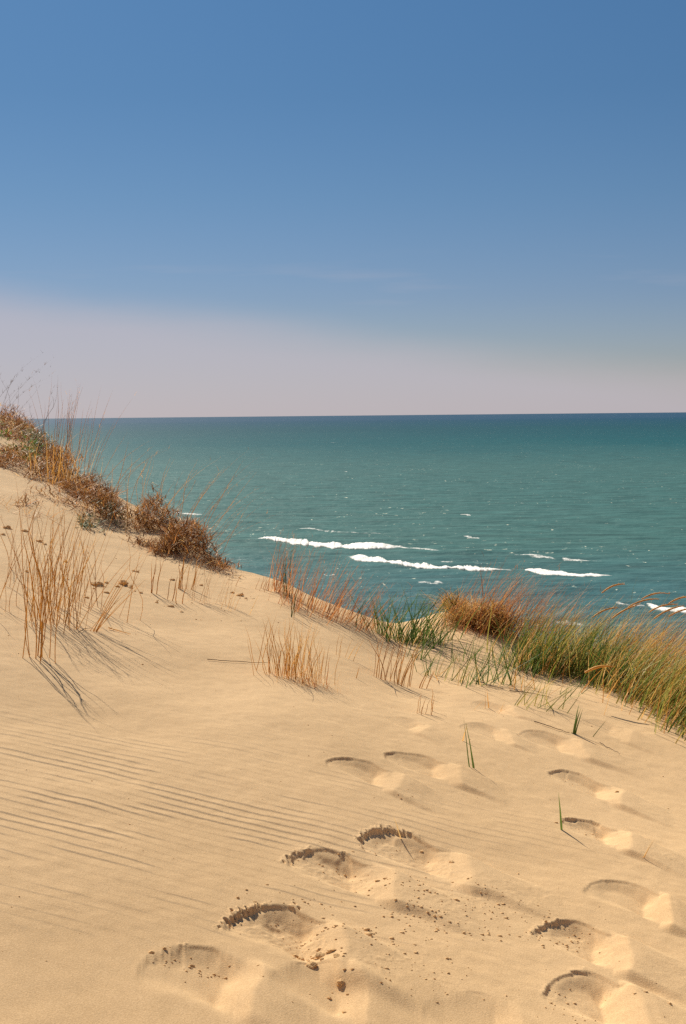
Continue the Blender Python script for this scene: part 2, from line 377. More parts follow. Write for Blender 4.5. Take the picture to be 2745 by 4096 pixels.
def breaker(pts, hgt, wid, label, name='breaking_wave', cat='wave', solid=1.0, seed=0, group=None):
    """A rolling crest of foam: irregular bore, steep side to the shore; gaps where solid < 1."""
    W = np.array([water_pt(*p) for p in pts]); s = np.r_[0, np.cumsum(np.hypot(*np.diff(W, axis=0).T))]
    n = max(40, int(s[-1] / .09)); u = np.linspace(0, s[-1], n)
    cx = np.interp(u, s, W[:, 0]); cy = np.interp(u, s, W[:, 1])
    rs = np.array([0.0] * n)
    cy = cy + .9 * fbm(u * .12, u * 0, 3, seed) + .25 * vnoise(u * .9, u * 0, seed + 3)
    end = np.minimum(sst(0, min(3.5, s[-1] * .15), u), 1 - sst(s[-1] - min(7, s[-1] * .3), s[-1], u))
    env = end * (.68 + .30 * fbm(u * .2, u * 0 + 3, 3, seed + 1) + .14 * vnoise(u * 1.7, u * 0, seed + 2) + .08 * vnoise(u * 5, u * 0, seed + 8))
    if solid < 1: env = env * sst(1 - 2 * solid - .25, 1 - 2 * solid + .45, fbm(u * .6, u * 0, 3, seed + 4))
    env = np.clip(env, 0, 1.3); wd2 = .6 + .9 * np.clip(fbm(u * .35, u * 0 + 9, 3, seed + 11) + .35, 0, 1)
    m = 15; v = np.linspace(0, 1, m)                       # v=0 shoreward foot, 1 lakeward tail
    prof = np.sin(np.pi * np.clip(v, 0, 1) ** .6) ** .7
    wid = wid * 2.15; back = wid * (v - .3)
    Y = cy[:, None] + back[None] * (.25 + .75 * env[:, None]) * wd2[:, None]; X = cx[:, None] + 0 * back[None]
    nz = .25 * fbm(X * 1.3, Y * .9, 3, seed + 5); Y = Y + .5 * vnoise(X * 1.1, Y * .5, seed + 17)
    hgt = hgt * .5; Z = hgt * env[:, None] * prof[None] * (1 + 1.2 * nz) - .04 + .0 * X
    Z = Z + wave_h(X, Y)
    o = mesh_np(name, np.stack([X, Y, Z], -1).reshape(-1, 3), grid(n, m), FOAM)
    at = o.data.attributes.new('foam_cover', 'FLOAT', 'POINT'); at.data.foreach_set('value', np.asarray(np.sqrt(np.clip(env[:, None] * prof[None], 0, 1)) * (1.12 if solid >= 1 else .56), np.float32).ravel())
    return tag(o, label, cat, group)
breaker([(584, 1228), (640, 1237), (720, 1246), (800, 1252), (905, 1249), (960, 1250)], .85, 3.6, 'long thick white breaker farthest left on the lake, behind the russet grass', seed=1)
breaker([(788, 1273), (870, 1282), (930, 1292), (1010, 1298), (1100, 1302), (1200, 1303)], .8, 3.4, 'long white breaker ending above the russet clump on the hump', seed=12)
breaker([(1192, 1305), (1260, 1311), (1330, 1314), (1420, 1315)], .42, 2.2, 'thin white breaker right of the russet clump, nearer than the broken foam line', seed=23)
breaker([(1482, 1388), (1530, 1397), (1600, 1402), (1680, 1404)], .8, 4.0, 'thick white breaker cut off by the right edge of the photo', seed=34)
breaker([(1400, 1377), (1440, 1382), (1486, 1386)], .3, 1.6, 'thin low foam crest left of the breaker at the right edge', 'foam_crest', 'wave', .8, 45, 'low broken foam crests')
breaker([(660, 1207), (740, 1213), (820, 1217), (915, 1220)], .30, 1.9, 'broken foam crest just beyond the farthest left breaker', 'foam_crest', 'wave', .80, 56, 'low broken foam crests')
breaker([(1160, 1266), (1230, 1273), (1310, 1279), (1410, 1285)], .32, 2.0, 'broken foam crest on the right, beyond the thin breaker', 'foam_crest', 'wave', .78, 67, 'low broken foam crests')
breaker([(1265, 1421), (1300, 1424), (1350, 1428)], .26, 1.8, 'small foam crest low behind the green grass on the right', 'foam_crest', 'wave', .75, 78, 'low broken foam crests')
breaker([(395, 1172), (430, 1174), (470, 1176)], .30, 2.0, 'short foam crest behind the tall stems of the left tussock', 'foam_crest', 'wave', .8, 89, 'low broken foam crests')
breaker([(905, 1251), (950, 1255), (1020, 1259)], .28, 2.2, 'broken foam trailing right off the farthest left breaker', 'foam_crest', 'wave', .72, 101, 'low broken foam crests')
breaker([(1000, 1282), (1060, 1287), (1120, 1291)], .24, 1.8, 'thin broken foam just beyond the second long breaker', 'foam_crest', 'wave', .6, 203, 'low broken foam crests')
breaker([(700, 1309), (760, 1314), (835, 1318)], .22, 1.6, 'faint broken foam seen through the russet grass on the crest', 'foam_crest', 'wave', .5, 211, 'low broken foam crests')
breaker([(1050, 1226), (1100, 1230), (1165, 1234)], .22, 1.7, 'faint foam line midway between the left and the right broken crests', 'foam_crest', 'wave', .5, 223, 'low broken foam crests')
breaker([(950, 1330), (985, 1333), (1030, 1336)], .24, 1.6, 'faint foam fleck line below the second long breaker', 'foam_crest', 'wave', .55, 111, 'low broken foam crests')
for k_, (a_, b_) in enumerate((((1050, 1176), (1085, 1178)), ((920, 1076), (945, 1077)), ((1190, 1150), (1215, 1152)), ((755, 1011), (772, 1012)), ((780, 1078), (800, 1079)), ((215, 1032), (236, 1033)))):
    lb = ['tiny foam fleck right of centre beyond the surf', 'small far foam fleck, one of a pair in mid lake', 'tiny foam fleck in the right half beyond the surf', 'farthest tiny foam fleck, highest near the horizon', 'small far foam fleck left of the mid lake pair', 'small far foam fleck beside the tall wispy stems at left'][k_]
    breaker([a_, ((a_[0] + b_[0]) / 2, (a_[1] + b_[1]) / 2), b_], .32, 2.0, lb, 'foam_crest', 'wave', .7, 130 + k_, 'low broken foam crests')

# ------------------------------------------------------------------ grass builders (all numpy)
def blades(bases, L, az, lean, bend, width, k=7, wob=.03, droop=.12, tube=False, face=None, taper=1.6):
    n = len(bases); t = np.linspace(0, 1, k)[None]
    az = np.asarray(az) * np.ones(n); lean = np.asarray(lean) * np.ones(n); bend = np.asarray(bend) * np.ones(n)
    L = np.asarray(L) * np.ones(n); width = np.asarray(width) * np.ones(n)
    h = (lean[:, None] * t + bend[:, None] * t * t)
    zz = t * (1 - droop * np.abs(bend[:, None]) * t * t) / np.sqrt(1 + (lean[:, None]) ** 2)
    w1 = RNG.normal(0, wob, (n, 1)) * np.sin(t * np.pi * 2) + RNG.normal(0, wob, (n, 1)) * np.sin(t * np.pi * 3.3 + RNG.uniform(0, 6, (n, 1))) * t
    hx = np.cos(az)[:, None] * h - np.sin(az)[:, None] * w1; hy = np.sin(az)[:, None] * h + np.cos(az)[:, None] * w1
    C = np.stack([bases[:, None, 0] + L[:, None] * hx, bases[:, None, 1] + L[:, None] * hy, bases[:, None, 2] + L[:, None] * zz], -1)
    w = width[:, None] * np.clip(1 - t ** taper, .06, 1) * .5
    if tube:
        vs = []
        for j in range(3):
            a = 2 * math.pi * j / 3 + RNG.uniform(0, 6)
            vs.append(C + np.stack([w * math.cos(a), w * math.sin(a), 0 * w], -1))
        V = np.stack(vs, 2); m = 3                      # n,k,3,3
        i = (np.arange(n)[:, None, None] * k * 3 + np.arange(k - 1)[None, :, None] * 3); j = np.arange(3)[None, None]; j2 = (j + 1) % 3
        Q = np.stack([i + j, i + j2, i + j2 + 3, i + j + 3], -1).reshape(-1, 4)
    else:
        f = RNG.uniform(0, math.pi, n) if face is None else np.ones(n) * face + RNG.normal(0, .5, n)
        S = np.stack([np.cos(f), np.sin(f), 0 * f], -1)[:, None]
        V = np.stack([C - S * w[..., None], C + S * w[..., None]], 2)
        i = (np.arange(n)[:, None] * k * 2 + np.arange(k - 1)[None] * 2)
        Q = np.stack([i, i + 1, i + 3, i + 2], -1).reshape(-1, 4)
    return V.reshape(-1, 3), Q, C
def join(parts):
    Vs, Qs, o = [], [], 0
    for p in parts:
        Vs.append(p[0]); Qs.append(p[1] + o); o += len(p[0])
    return np.concatenate(Vs), np.concatenate(Qs)
def put(name, parts, mat, parent):
    V, Q = join(parts); org = np.array((parent.parent or parent).location)
    return mesh_np(name, V - org, Q, mat, True, parent)
def scale_at(b): return math.hypot(b[0], b[1]) * K / F          # metres per traced pixel at a point
def ground_pts(c, n, rx, ry=None, ang=0.0):
    """n points on the sand around c, gaussian spread rx (m) along x and ry along y"""
    ry = rx if ry is None else ry
    a = RNG.normal(0, rx, n); b = RNG.normal(0, ry, n)
    x = c[0] + a * math.cos(ang) - b * math.sin(ang); y = c[1] + a * math.sin(ang) + b * math.cos(ang)
    return np.stack([x, y, sand_z(x, y) - .006], -1)
def spikes(tips, dirs, L, rad, mat, parent, nseg=7):
    """cylindrical marram flower spikes, one part each"""
    for T, D in zip(tips, dirs):
        D = D / np.linalg.norm(D); side = np.cross(D, [0, 0, 1.0]); side /= np.linalg.norm(side); up = np.cross(side, D)
        Lk = L * RNG.uniform(.8, 1.15); V = []
        t = np.linspace(0, 1, nseg); droop = RNG.uniform(.22, .42) * Lk
        for tt in t:
            c = T + D * Lk * tt - np.array([0, 0, 1]) * droop * tt * tt
            r = rad * (.25 + .95 * math.sin(math.pi * min(1, tt * .86 + .12)) ** .6) * RNG.uniform(.9, 1.1)
            for j in range(6):
                a = j * math.pi / 3; V.append(c + side * r * math.cos(a) + up * r * math.sin(a))
        Q = [[a * 6 + j, a * 6 + (j + 1) % 6, a * 6 + 6 + (j + 1) % 6, a * 6 + 6 + j] for a in range(nseg - 1) for j in range(6)]
        # awns
        m = 26; tb = RNG.uniform(0, 1, m); B = np.array([T + D * Lk * x - np.array([0, 0, 1]) * droop * x * x for x in tb])
        aw = blades(B, .014, RNG.uniform(0, 6.3, m), 1.0, .2, .0022, k=3)
        put('seed_head', [(np.array(V), np.array(Q)), aw[:2]], mat, parent)

GREENTXT = {}
def tuft(name, label, cat, px, py, n, hpx, mat, spread=.05, spready=None, lean=(.1, 0), leanj=.15, bend=.25, width=.004, hvar=.3, k=7, wob=.02,
         tube=False, extra=(), spike=0, group=None, part='foliage', dry=None, dryn=0, dryh=.8, spikecol=None, hmul=1.0, sprig=0):
    """lean = (amount to image right, amount away). hpx = height in traced pixels."""
    global RNG; RNG = np.random.default_rng(int(px * 7 + py * 13 + n))
    c = P(px, py); s = scale_at(c)
    root = empty(name, c, label, cat, group)
    def mk(n, hp, wd, tb, lj=leanj, bd=bend, wb=wob):
        B = ground_pts(c, n, spread, spready)
        L = hp * s * RNG.uniform(1 - hvar, 1, n) ** .7 * hmul * (1.28 if tube or 'wispy' in name or 'russet' in name else 1.18)
        vx = lean[0] + RNG.normal(0, lj, n) + (B[:, 0] - c[0]) * .35; vy = lean[1] + RNG.normal(0, lj, n)
        az = np.arctan2(vy, vx); ln = np.hypot(vx, vy)
        return blades(B, L, az, ln, np.abs(bd + RNG.normal(0, bd * .5 + .03, n)), wd * (1.5 if tb and 'wispy' in name else 1.02 if tb else 1.1) * RNG.uniform(.7, 1.3, n), k=k, wob=wb, tube=tb, taper=3.5 if tb else 1.8)
    g = mk(n, hpx, width, tube)
    parts = [g[:2]]
    sprig = sprig // 3 if 'wispy' in name else sprig
    if sprig:                     # fine branching seed sprays near the tips
        C = g[2]; idx = RNG.integers(0, n, sprig); kk = RNG.integers(int(k * .55), k, sprig); B = C[idx, kk]
        parts.append(blades(B, RNG.uniform(.015, .05, sprig), RNG.normal(0, 1.2, sprig), RNG.uniform(.2, .8, sprig), .2, .0018, k=3)[:2])
    put(part, parts, mat, root)
    if dry is not None and dryn:
        d = mk(dryn, hpx * dryh, width * .8, False, leanj * 1.3, bend * 1.3, wob * 1.5); put('dry_foliage', [d[:2]], dry, root)
    if spike:
        B = ground_pts(c, spike, spread, spready); L = hpx * s * RNG.uniform(1.0, 1.3, spike)
        st = blades(B, L, RNG.normal(0, .25, spike), .35, .45, .0028, k=8, wob=.01, tube=True, taper=6)
        for q in range(spike):
            st1 = (st[0].reshape(spike, -1, 3)[q], st[1].reshape(spike, -1, 4)[0]); C = st[2]
            so_ = put('seed_stalk', [st1], M_SEED, root); spikes([C[q, -1]], [C[q, -1] - C[q, -3]], .17, .0038, M_SEED, so_)
    return root

def tangle(name, label, poly, n, hgt, mats, cat='grass clump', ln=(.04, .10), width=.0062, group=None):
    hgt *= 1.1
    """matted dead growth filling a patch of ground traced as a polygon; arching curls in every direction"""
    poly = np.array(poly, float); lo = poly.min(0); hi = poly.max(0); pts = []
    def inside(p):
        c = False; j = len(poly) - 1
        for i in range(len(poly)):
            if (poly[i][1] > p[1]) != (poly[j][1] > p[1]) and p[0] < (poly[j][0] - poly[i][0]) * (p[1] - poly[i][1]) / (poly[j][1] - poly[i][1]) + poly[i][0]: c = not c
            j = i
        return c
    nd = 260
    while len(pts) < nd:
        p = RNG.uniform(lo, hi)
        if inside(p): pts.append(hit(*p, lo=5, hi=20))
    pts = np.array(pts); c = pts.mean(0); root = empty(name, (c[0], c[1], float(sand_z(c[:1], c[1:])[0])), label, cat, group)
    i = RNG.integers(0, nd, n); x = pts[i, 0] + RNG.normal(0, .05, n); y = pts[i, 1] + RNG.normal(0, .08, n)
    # clumpy height envelope
    env = np.clip(.42 + 1.9 * fbm(x * 3.2, y * 2.4, 3, 40), .02, 1.5); keep = env > .12; x = x[keep]; y = y[keep]; env = env[keep]; n = len(x)
    z = sand_z(x, y) + hgt * env * RNG.uniform(0, 1, n) ** .7 - .01
    B = np.stack([x, y, z], -1); sel = RNG.uniform(0, 1, n)
    acc = 0
    for nm, mt, fr, lm, wm in mats:
        m = (sel >= acc) & (sel < acc + fr); acc += fr; q = int(m.sum())
        g = blades(B[m], RNG.uniform(*ln, q) * lm, RNG.uniform(0, 6.3, q), RNG.uniform(.2, 1.8, q), RNG.uniform(-.6, .9, q), width * wm * RNG.uniform(.6, 1.3, q), k=5, wob=.12, droop=.9)
        put(nm, [g[:2]], mt, root)
    return root

TG = [('dry_foliage', M_BROWN, .74, 1, 1), ('straw_litter', M_PALE, .08, .8, .8), ('foliage', M_RED, .18, 1.2, .8)]  # the pale part is straw litter, many loose straws in one mesh
# ---- left bank of matted growth
tangle('dead_grass_mat', 'brown matted growth capping the bank at the upper left corner of the dune', [(-30, 945), (30, 950), (75, 975), (108, 1010), (95, 1030), (40, 1000), (-30, 985)], 2300, .085, TG)
tangle('dead_grass_mat', 'dark brown mat hanging over bright sand at the left edge, below the bank top', [(-30, 1010), (30, 1025), (60, 1050), (40, 1072), (-30, 1062)], 1500, .10, TG)
tangle('dead_grass_mat', 'large tangled brown mat beneath the tallest wispy stems', [(95, 1060), (140, 1060), (190, 1095), (235, 1125), (268, 1160), (262, 1205), (220, 1188), (160, 1165), (80, 1120), (70, 1095)], 7000, .16, TG)
tangle('dead_grass_mat', 'low brown tuft alone on the sand left of the large tangled mat', [(62, 1150), (95, 1165), (100, 1190), (75, 1185)], 500, .08, TG, ln=(.04, .09))
tangle('dead_grass_mat', 'rounded russet brown tussock at the right end of the left bank', [(322, 1165), (355, 1180), (400, 1215), (440, 1240), (485, 1282), (470, 1285), (400, 1272), (345, 1245), (312, 1212)], 5200, .15, TG)
tangle('dead_grass_mat', 'sparse brown litter trailing down the crest right of the tussock', [(480, 1278), (520, 1310), (505, 1312), (478, 1292)], 260, .05, TG, ln=(.03, .07))
tangle('dead_grass_mat', 'scattered dark scrub at the foot of the russet tussock', [(330, 1215), (400, 1262), (370, 1268), (318, 1235)], 900, .07, TG)
tangle('sage_plant', 'grey green leafy cushion on the bank under the top mat', [(72, 1005), (112, 1005), (120, 1035), (95, 1045), (72, 1025)], 1100, .16, [('foliage', M_SAGE, .8, .55, 1.5), ('dry_foliage', M_BROWN, .2, 1, 1)], cat='shrub')
tangle('sage_plant', 'small grey green plant in the lower edge of the large tangled mat', [(165, 1185), (200, 1195), (205, 1218), (175, 1210)], 420, .11, [('foliage', M_SAGE, .75, .55, 1.9), ('dry_foliage', M_BROWN, .25, 1, 1)], cat='shrub')
tangle('sage_plant', 'grey green sprig at the right edge of the large tangled mat', [(238, 1172), (275, 1180), (272, 1200), (240, 1192)], 300, .10, [('foliage', M_SAGE, .7, .55, 1.9), ('dry_foliage', M_BROWN, .3, 1, 1)], cat='shrub')
tangle('green_shrub', 'bright green leafy sprig at the left edge of the photo', [(-15, 1000), (16, 1010), (18, 1040), (-10, 1045)], 330, .16, [('foliage', M_LEAF, .85, .6, 2.4), ('shrub_twigs', M_DARK, .15, 1, .6)], cat='shrub')  # the dark part is the sprig's twigs, all in one mesh
tangle('green_shrub', 'dark green low shoots between the two mats of the bank', [(50, 1025), (85, 1040), (80, 1062), (50, 1050)], 330, .11, [('foliage', M_LEAF, .8, .6, 2.0), ('dry_foliage', M_BROWN, .2, 1, 1)], cat='shrub')

# ---- wispy stems on the left bank
tuft('wispy_grass', 'tallest wispy golden stems rising from the large mat past the horizon', 'dry grass', 148, 1098, 30, 190, M_STRAW, .10, .08, (.05, 0), .07, .12, .0032, .45, 9, .025, True, sprig=120)
tuft('wispy_grass', 'short dense orange stems in front of the tallest wispy stems', 'dry grass', 140, 1110, 60, 110, M_STRAW, .10, .08, (.05, 0), .12, .15, .0035, .5, 7, .03)
tuft('wispy_grass', 'few bent golden stems over the right side of the large mat', 'dry grass', 245, 1150, 8, 130, M_STRAW, .10, .05, (.25, 0), .12, .35, .003, .4, 9, .03, True, sprig=40)
tuft('wispy_grass', 'upright wispy stems over the left half of the russet tussock', 'dry grass', 350, 1205, 14, 150, M_STRAW, .10, .06, (.15, 0), .09, .28, .003, .4, 9, .025, True, sprig=60)
tuft('wispy_grass', 'long stems leaning right off the russet tussock', 'dry grass', 410, 1245, 12, 195, M_STRAW, .08, .06, (.34, 0), .10, .30, .003, .45, 9, .025, True, sprig=60)
tuft('wispy_grass', 'widely leaning stems at the right end of the russet tussock', 'dry grass', 462, 1275, 9, 140, M_STRAW, .06, .05, (.45, 0), .14, .30, .003, .4, 9, .03, True, sprig=50)
tuft('seeding_weed', 'thin dark weed with seed clusters against the sky at the top left', 'weed', 12, 968, 7, 130, M_DARK, .12, .05, (.25, 0), .22, .3, .003, .5, 9, .04, True, sprig=170)
tuft('seeding_weed', 'sparse grey twigs standing against the sky right of the seed weed', 'weed', 72, 988, 8, 105, M_DARK, .12, .05, (.15, 0), .25, .25, .0026, .5, 9, .05, True, sprig=60)
tuft('wispy_grass', 'low curling straw on the sand at the left edge below the bank', 'dry grass', 25, 1165, 40, 45, M_STRAW, .16, .08, (.5, 0), .5, .5, .003, .5, 7, .08)

# ---- left foreground straws
LF = [
    ('tall straw stems at the left, with the longest curved shadow', 95, 1500, 12, 340, .030, (.03, .0), .03, .05, .0040, 4),
    ('few thin straw stems closest to the left edge', 30, 1462, 10, 260, .05, (.03, 0), .05, .06, .003, 0),
    ('dense straw stems in the middle of the left group', 118, 1425, 44, 255, .075, (.10, 0), .09, .12, .0032, 60),
    ('loose straw stems behind the dense left group', 165, 1385, 30, 185, .14, (.14, 0), .16, .16, .0030, 30),
    ('leaning bundle of straw stalks right of the dense left group', 212, 1440, 7, 175, .012, (.55, 0), .07, .12, .0034, 0),
    ('short crooked straws at the foot of the dense left group', 60, 1400, 22, 120, .16, (.10, 0), .2, .15, .0028, 0),
    ('far straw stems standing left of the dense group', 85, 1330, 16, 150, .14, (.08, 0), .10, .12, .0028, 14),
]
for lb, x, y, n, hp, sp, ln_, lj, bd, wd, spg in LF:
    tuft('straw_grass', lb, 'dry grass', x, y, n, hp, M_STRAW, sp, sp * .9, ln_, lj, bd, wd, .68, 9, .030, True, group='straw stems in the left foreground', sprig=spg)
# thin stems further right on the flank
for lb, x, y, n, hp, sp, ln_ in [
    ('few upright straws on open sand right of the large clods', 340, 1352, 5, 85, .03, (.0, 0)),
    ('faint short straws left of the flank row', 395, 1372, 4, 55, .05, (.1, 0)),
    ('leftmost thick cluster of the straw row on the flank', 427, 1345, 10, 85, .035, (.08, 0)),
    ('middle cluster of the straw row on the flank', 458, 1372, 9, 85, .035, (.15, 0)),
    ('rightmost dark straws of the row on the flank', 484, 1376, 13, 100, .05, (.2, 0)),
    ('short leaning straws left of the crest clods', 515, 1390, 6, 55, .05, (.35, 0)),
    ('low straws on the crest where the russet row begins', 610, 1345, 14, 35, .08, (.3, 0)),
    ('few leaning stubs of straw beyond the middle clump', 790, 1492, 5, 50, .03, (.3, 0)),
    ('few bent straws on open sand right of the middle clump', 852, 1528, 6, 85, .028, (.03, 0)),
    ('upright straw cluster beside the crossed green blades', 884, 1545, 13, 105, .025, (.12, 0)),
    ('thin straws just right of the upright cluster', 912, 1555, 10, 95, .028, (.18, 0)),
    ('short leaning straw below the crossed green blades', 962, 1562, 4, 50, .02, (.35, 0)),
    ('low dark straws above the first faint footprint', 970, 1632, 7, 45, .025, (.1, 0)),
    ('single slanted straw right of the low dark straws', 990, 1625, 1, 70, .01, (.15, 0)),
    ('short single straw on open sand below the few bent straws', 810, 1540, 1, 38, .02, (.3, 0)),
]:
    tuft('straw_grass', lb, 'dry grass', x, y, n, hp, M_STRAW, sp, sp * .6, ln_, .10, .10, .0037, .45, 8, .03, True, group='small straw tufts on the flank')
tuft('straw_grass', 'fan shaped golden clump alone in the middle of the sand', 'dry grass', 668, 1548, 70, 120, M_STRAW, .068, .045, (.02, 0), .10, .10, .0034, .65, 8, .03, True, dry=M_RED, dryn=25, dryh=.5)
tuft('straw_grass', 'low right part of the golden clump with a dark knot', 'dry grass', 718, 1570, 30, 62, M_STRAW, .055, .03, (.1, 0), .2, .15, .003, .7, 7, .05, True, dry=M_RED, dryn=15, dryh=.5)

# ---- russet row on the crest
for lb, x, y, n, hp, sp, ln_ in [
    ('tallest russet stems at the left of the crest row', 645, 1350, 46, 120, .05, (.16, 0)),
    ('russet stems in the middle of the crest row', 705, 1382, 56, 120, .09, (.24, 0)),
    ('russet stems leaning right above the crest', 745, 1400, 60, 110, .10, (.34, 0)),
    ('low slanting russet stems beside the green tuft', 800, 1420, 60, 95, .10, (.55, 0)),
]:
    tuft('russet_grass', lb, 'dry grass', x, y, n, hp, M_RED, sp, sp * .7, ln_, .12, .12, .0030, .6, 8, .02, dry=M_PALE, dryn=8, dryh=.6, group='russet stems along the crest', sprig=60)
tuft('dark_weed', 'thin dark green weed standing at the left of the russet row', 'weed', 657, 1362, 5, 95, M_GREEN, .012, .01, (.0, 0), .05, .05, .004, .5, 8, .02, True, sprig=20)
tuft('dark_weed', 'small green shoot stuck in the sand below the russet row', 'weed', 672, 1402, 3, 75, M_GREEN, .008, .008, (.05, 0), .1, .05, .003, .5, 8, .02, True)

# ---- green marram
for lb, x, y, n, hp, sp, ln_, lj, bd in [
    ('dark green tuft at the left end of the marram on the crest', 880, 1450, 34, 100, .07, (.0, 0), .22, .2),
    ('large dark green tuft with blades sweeping right on the crest', 940, 1462, 90, 130, .085, (.16, 0), .22, .3),
    ('bushy green tuft behind the small hollow', 985, 1470, 34, 75, .06, (.3, 0), .25, .3),
]:
    tuft('beachgrass_tuft', lb, 'beach grass', x, y, n, hp, M_GREEN, sp, sp * .7, ln_, lj, bd, .0052, .55, 8, .015, dry=M_PALE, dryn=int(n * .25), dryh=.6, group='green marram tufts on the crest')
for lb, x, y, n, hp, sp, ln_, lj in [
    ('crossed green blades on sand left of the hump', 950, 1492, 16, 75, .03, (.3, 0), .35),
    ('open green blades crossing below the first crossed blades', 990, 1530, 16, 95, .045, (.2, 0), .40),
    ('green blades at the near foot of the hump', 1045, 1545, 9, 95, .04, (.3, 0), .35),
    ('widest spread of crossed green blades in front of the hump', 1085, 1555, 30, 110, .08, (.3, 0), .42),
    ('bright green crossed blades between hump and marram bank', 1140, 1550, 26, 115, .07, (.25, 0), .40),
    ('thin green blades left below the hump crest', 1055, 1490, 20, 70, .10, (.35, 0), .35),
    ('upright green blades on the right foot of the hump', 1165, 1510, 22, 85, .07, (.2, 0), .3),
]:
    tuft('beachgrass_tuft', lb, 'beach grass', x, y, n, hp, M_OLIVE if n % 2 else M_GREEN, sp, sp * .5, ln_, lj, .14, .0042, .6, 8, .012, dry=M_PALE, dryn=int(n * .3), dryh=.6, group='sparse green blades on the open sand')

# ---- hump clump
tangle('dead_grass_mound', 'rounded golden brown mound of dead grass on top of the hump', [(1038, 1406), (1080, 1410), (1130, 1430), (1175, 1455), (1150, 1448), (1100, 1430), (1045, 1416)], 3000, .15, [('dry_foliage', M_BROWN, .30, 1.3, 1), ('foliage', M_STRAW, .5, 1.5, .8), ('straw_litter', M_PALE, .20, 1.6, .8)], ln=(.05, .12))
tuft('russet_grass', 'dense russet plume rising from the mound on the hump', 'dry grass', 1110, 1440, 130, 140, M_RED, .10, .08, (.42, 0), .14, .18, .0032, .55, 8, .02, sprig=120)
tuft('russet_grass', 'russet stems right of the plume, against the lake', 'dry grass', 1165, 1460, 90, 150, M_RED, .12, .08, (.36, 0), .16, .2, .0030, .6, 8, .02, sprig=80)
tuft('pale_grass', 'pale arching straws spilling over the left of the hump mound', 'dry grass', 1062, 1420, 46, 60, M_PALE, .08, .05, (.1, 0), .6, .9, .0035, .5, 8, .03)
tuft('pale_grass', 'short pale straws on the lit sand of the hump', 'dry grass', 1000, 1435, 34, 35, M_PALE, .14, .06, (.2, 0), .6, .5, .0035, .5, 7, .03)

# ---- marram bank on the right: green and olive tufts, seed spikes arching right
MB = [  # x, y(base), n, height, spread, lean, mat, dry, dry n, spikes, label
    (1197, 1512, 130, 140, .08, .20, 'G', 60, 0, 'dark green tuft at the left end of the marram bank'),
    (1232, 1516, 150, 150, .09, .24, 'O', 90, 1, 'olive tuft second from the left end of the marram bank'),
    (1275, 1522, 130, 130, .08, .28, 'O', 90, 1, 'yellowish tuft between the two dark green ones of the bank'),
    (1318, 1530, 170, 135, .08, .25, 'G', 70, 1, 'darkest green tuft in the middle of the marram bank'),
    (1360, 1548, 150, 140, .09, .32, 'O', 90, 2, 'olive tuft with seed spikes right of the darkest green one'),
    (1400, 1566, 160, 140, .09, .36, 'G', 90, 1, 'low green tuft where the crest starts to drop'),
    (1440, 1585, 170, 150, .10, .42, 'O', 120, 2, 'olive tuft third from the right end of the bank'),
    (1485, 1612, 180, 155, .10, .45, 'O', 130, 2, 'olive tuft second from the right end of the bank'),
    (1530, 1642, 180, 165, .10, .45, 'O', 130, 2, 'olive tuft touching the right edge where the sand ends'),
    (1580, 1680, 180, 190, .11, .45, 'O', 130, 1, 'olive tuft cut by the right edge of the photo'),
]
for x, y, n, hp, sp, ln_, mt, dn, spk, lb in MB:
    n = int(n * .68); hp *= .92; dn = int(dn * .55)
    tuft('beachgrass_tuft', lb, 'beach grass', x, y, n, hp, M_GREEN if mt == 'G' else M_OLIVE, sp, sp, (ln_, 0), .20, .28, .0046, .6, 8, .012,
         dry=M_STRAW if mt == 'O' else M_PALE, dryn=dn, dryh=.8, spike=spk, group='tufts of the marram bank on the right', spikecol=M_SEED)
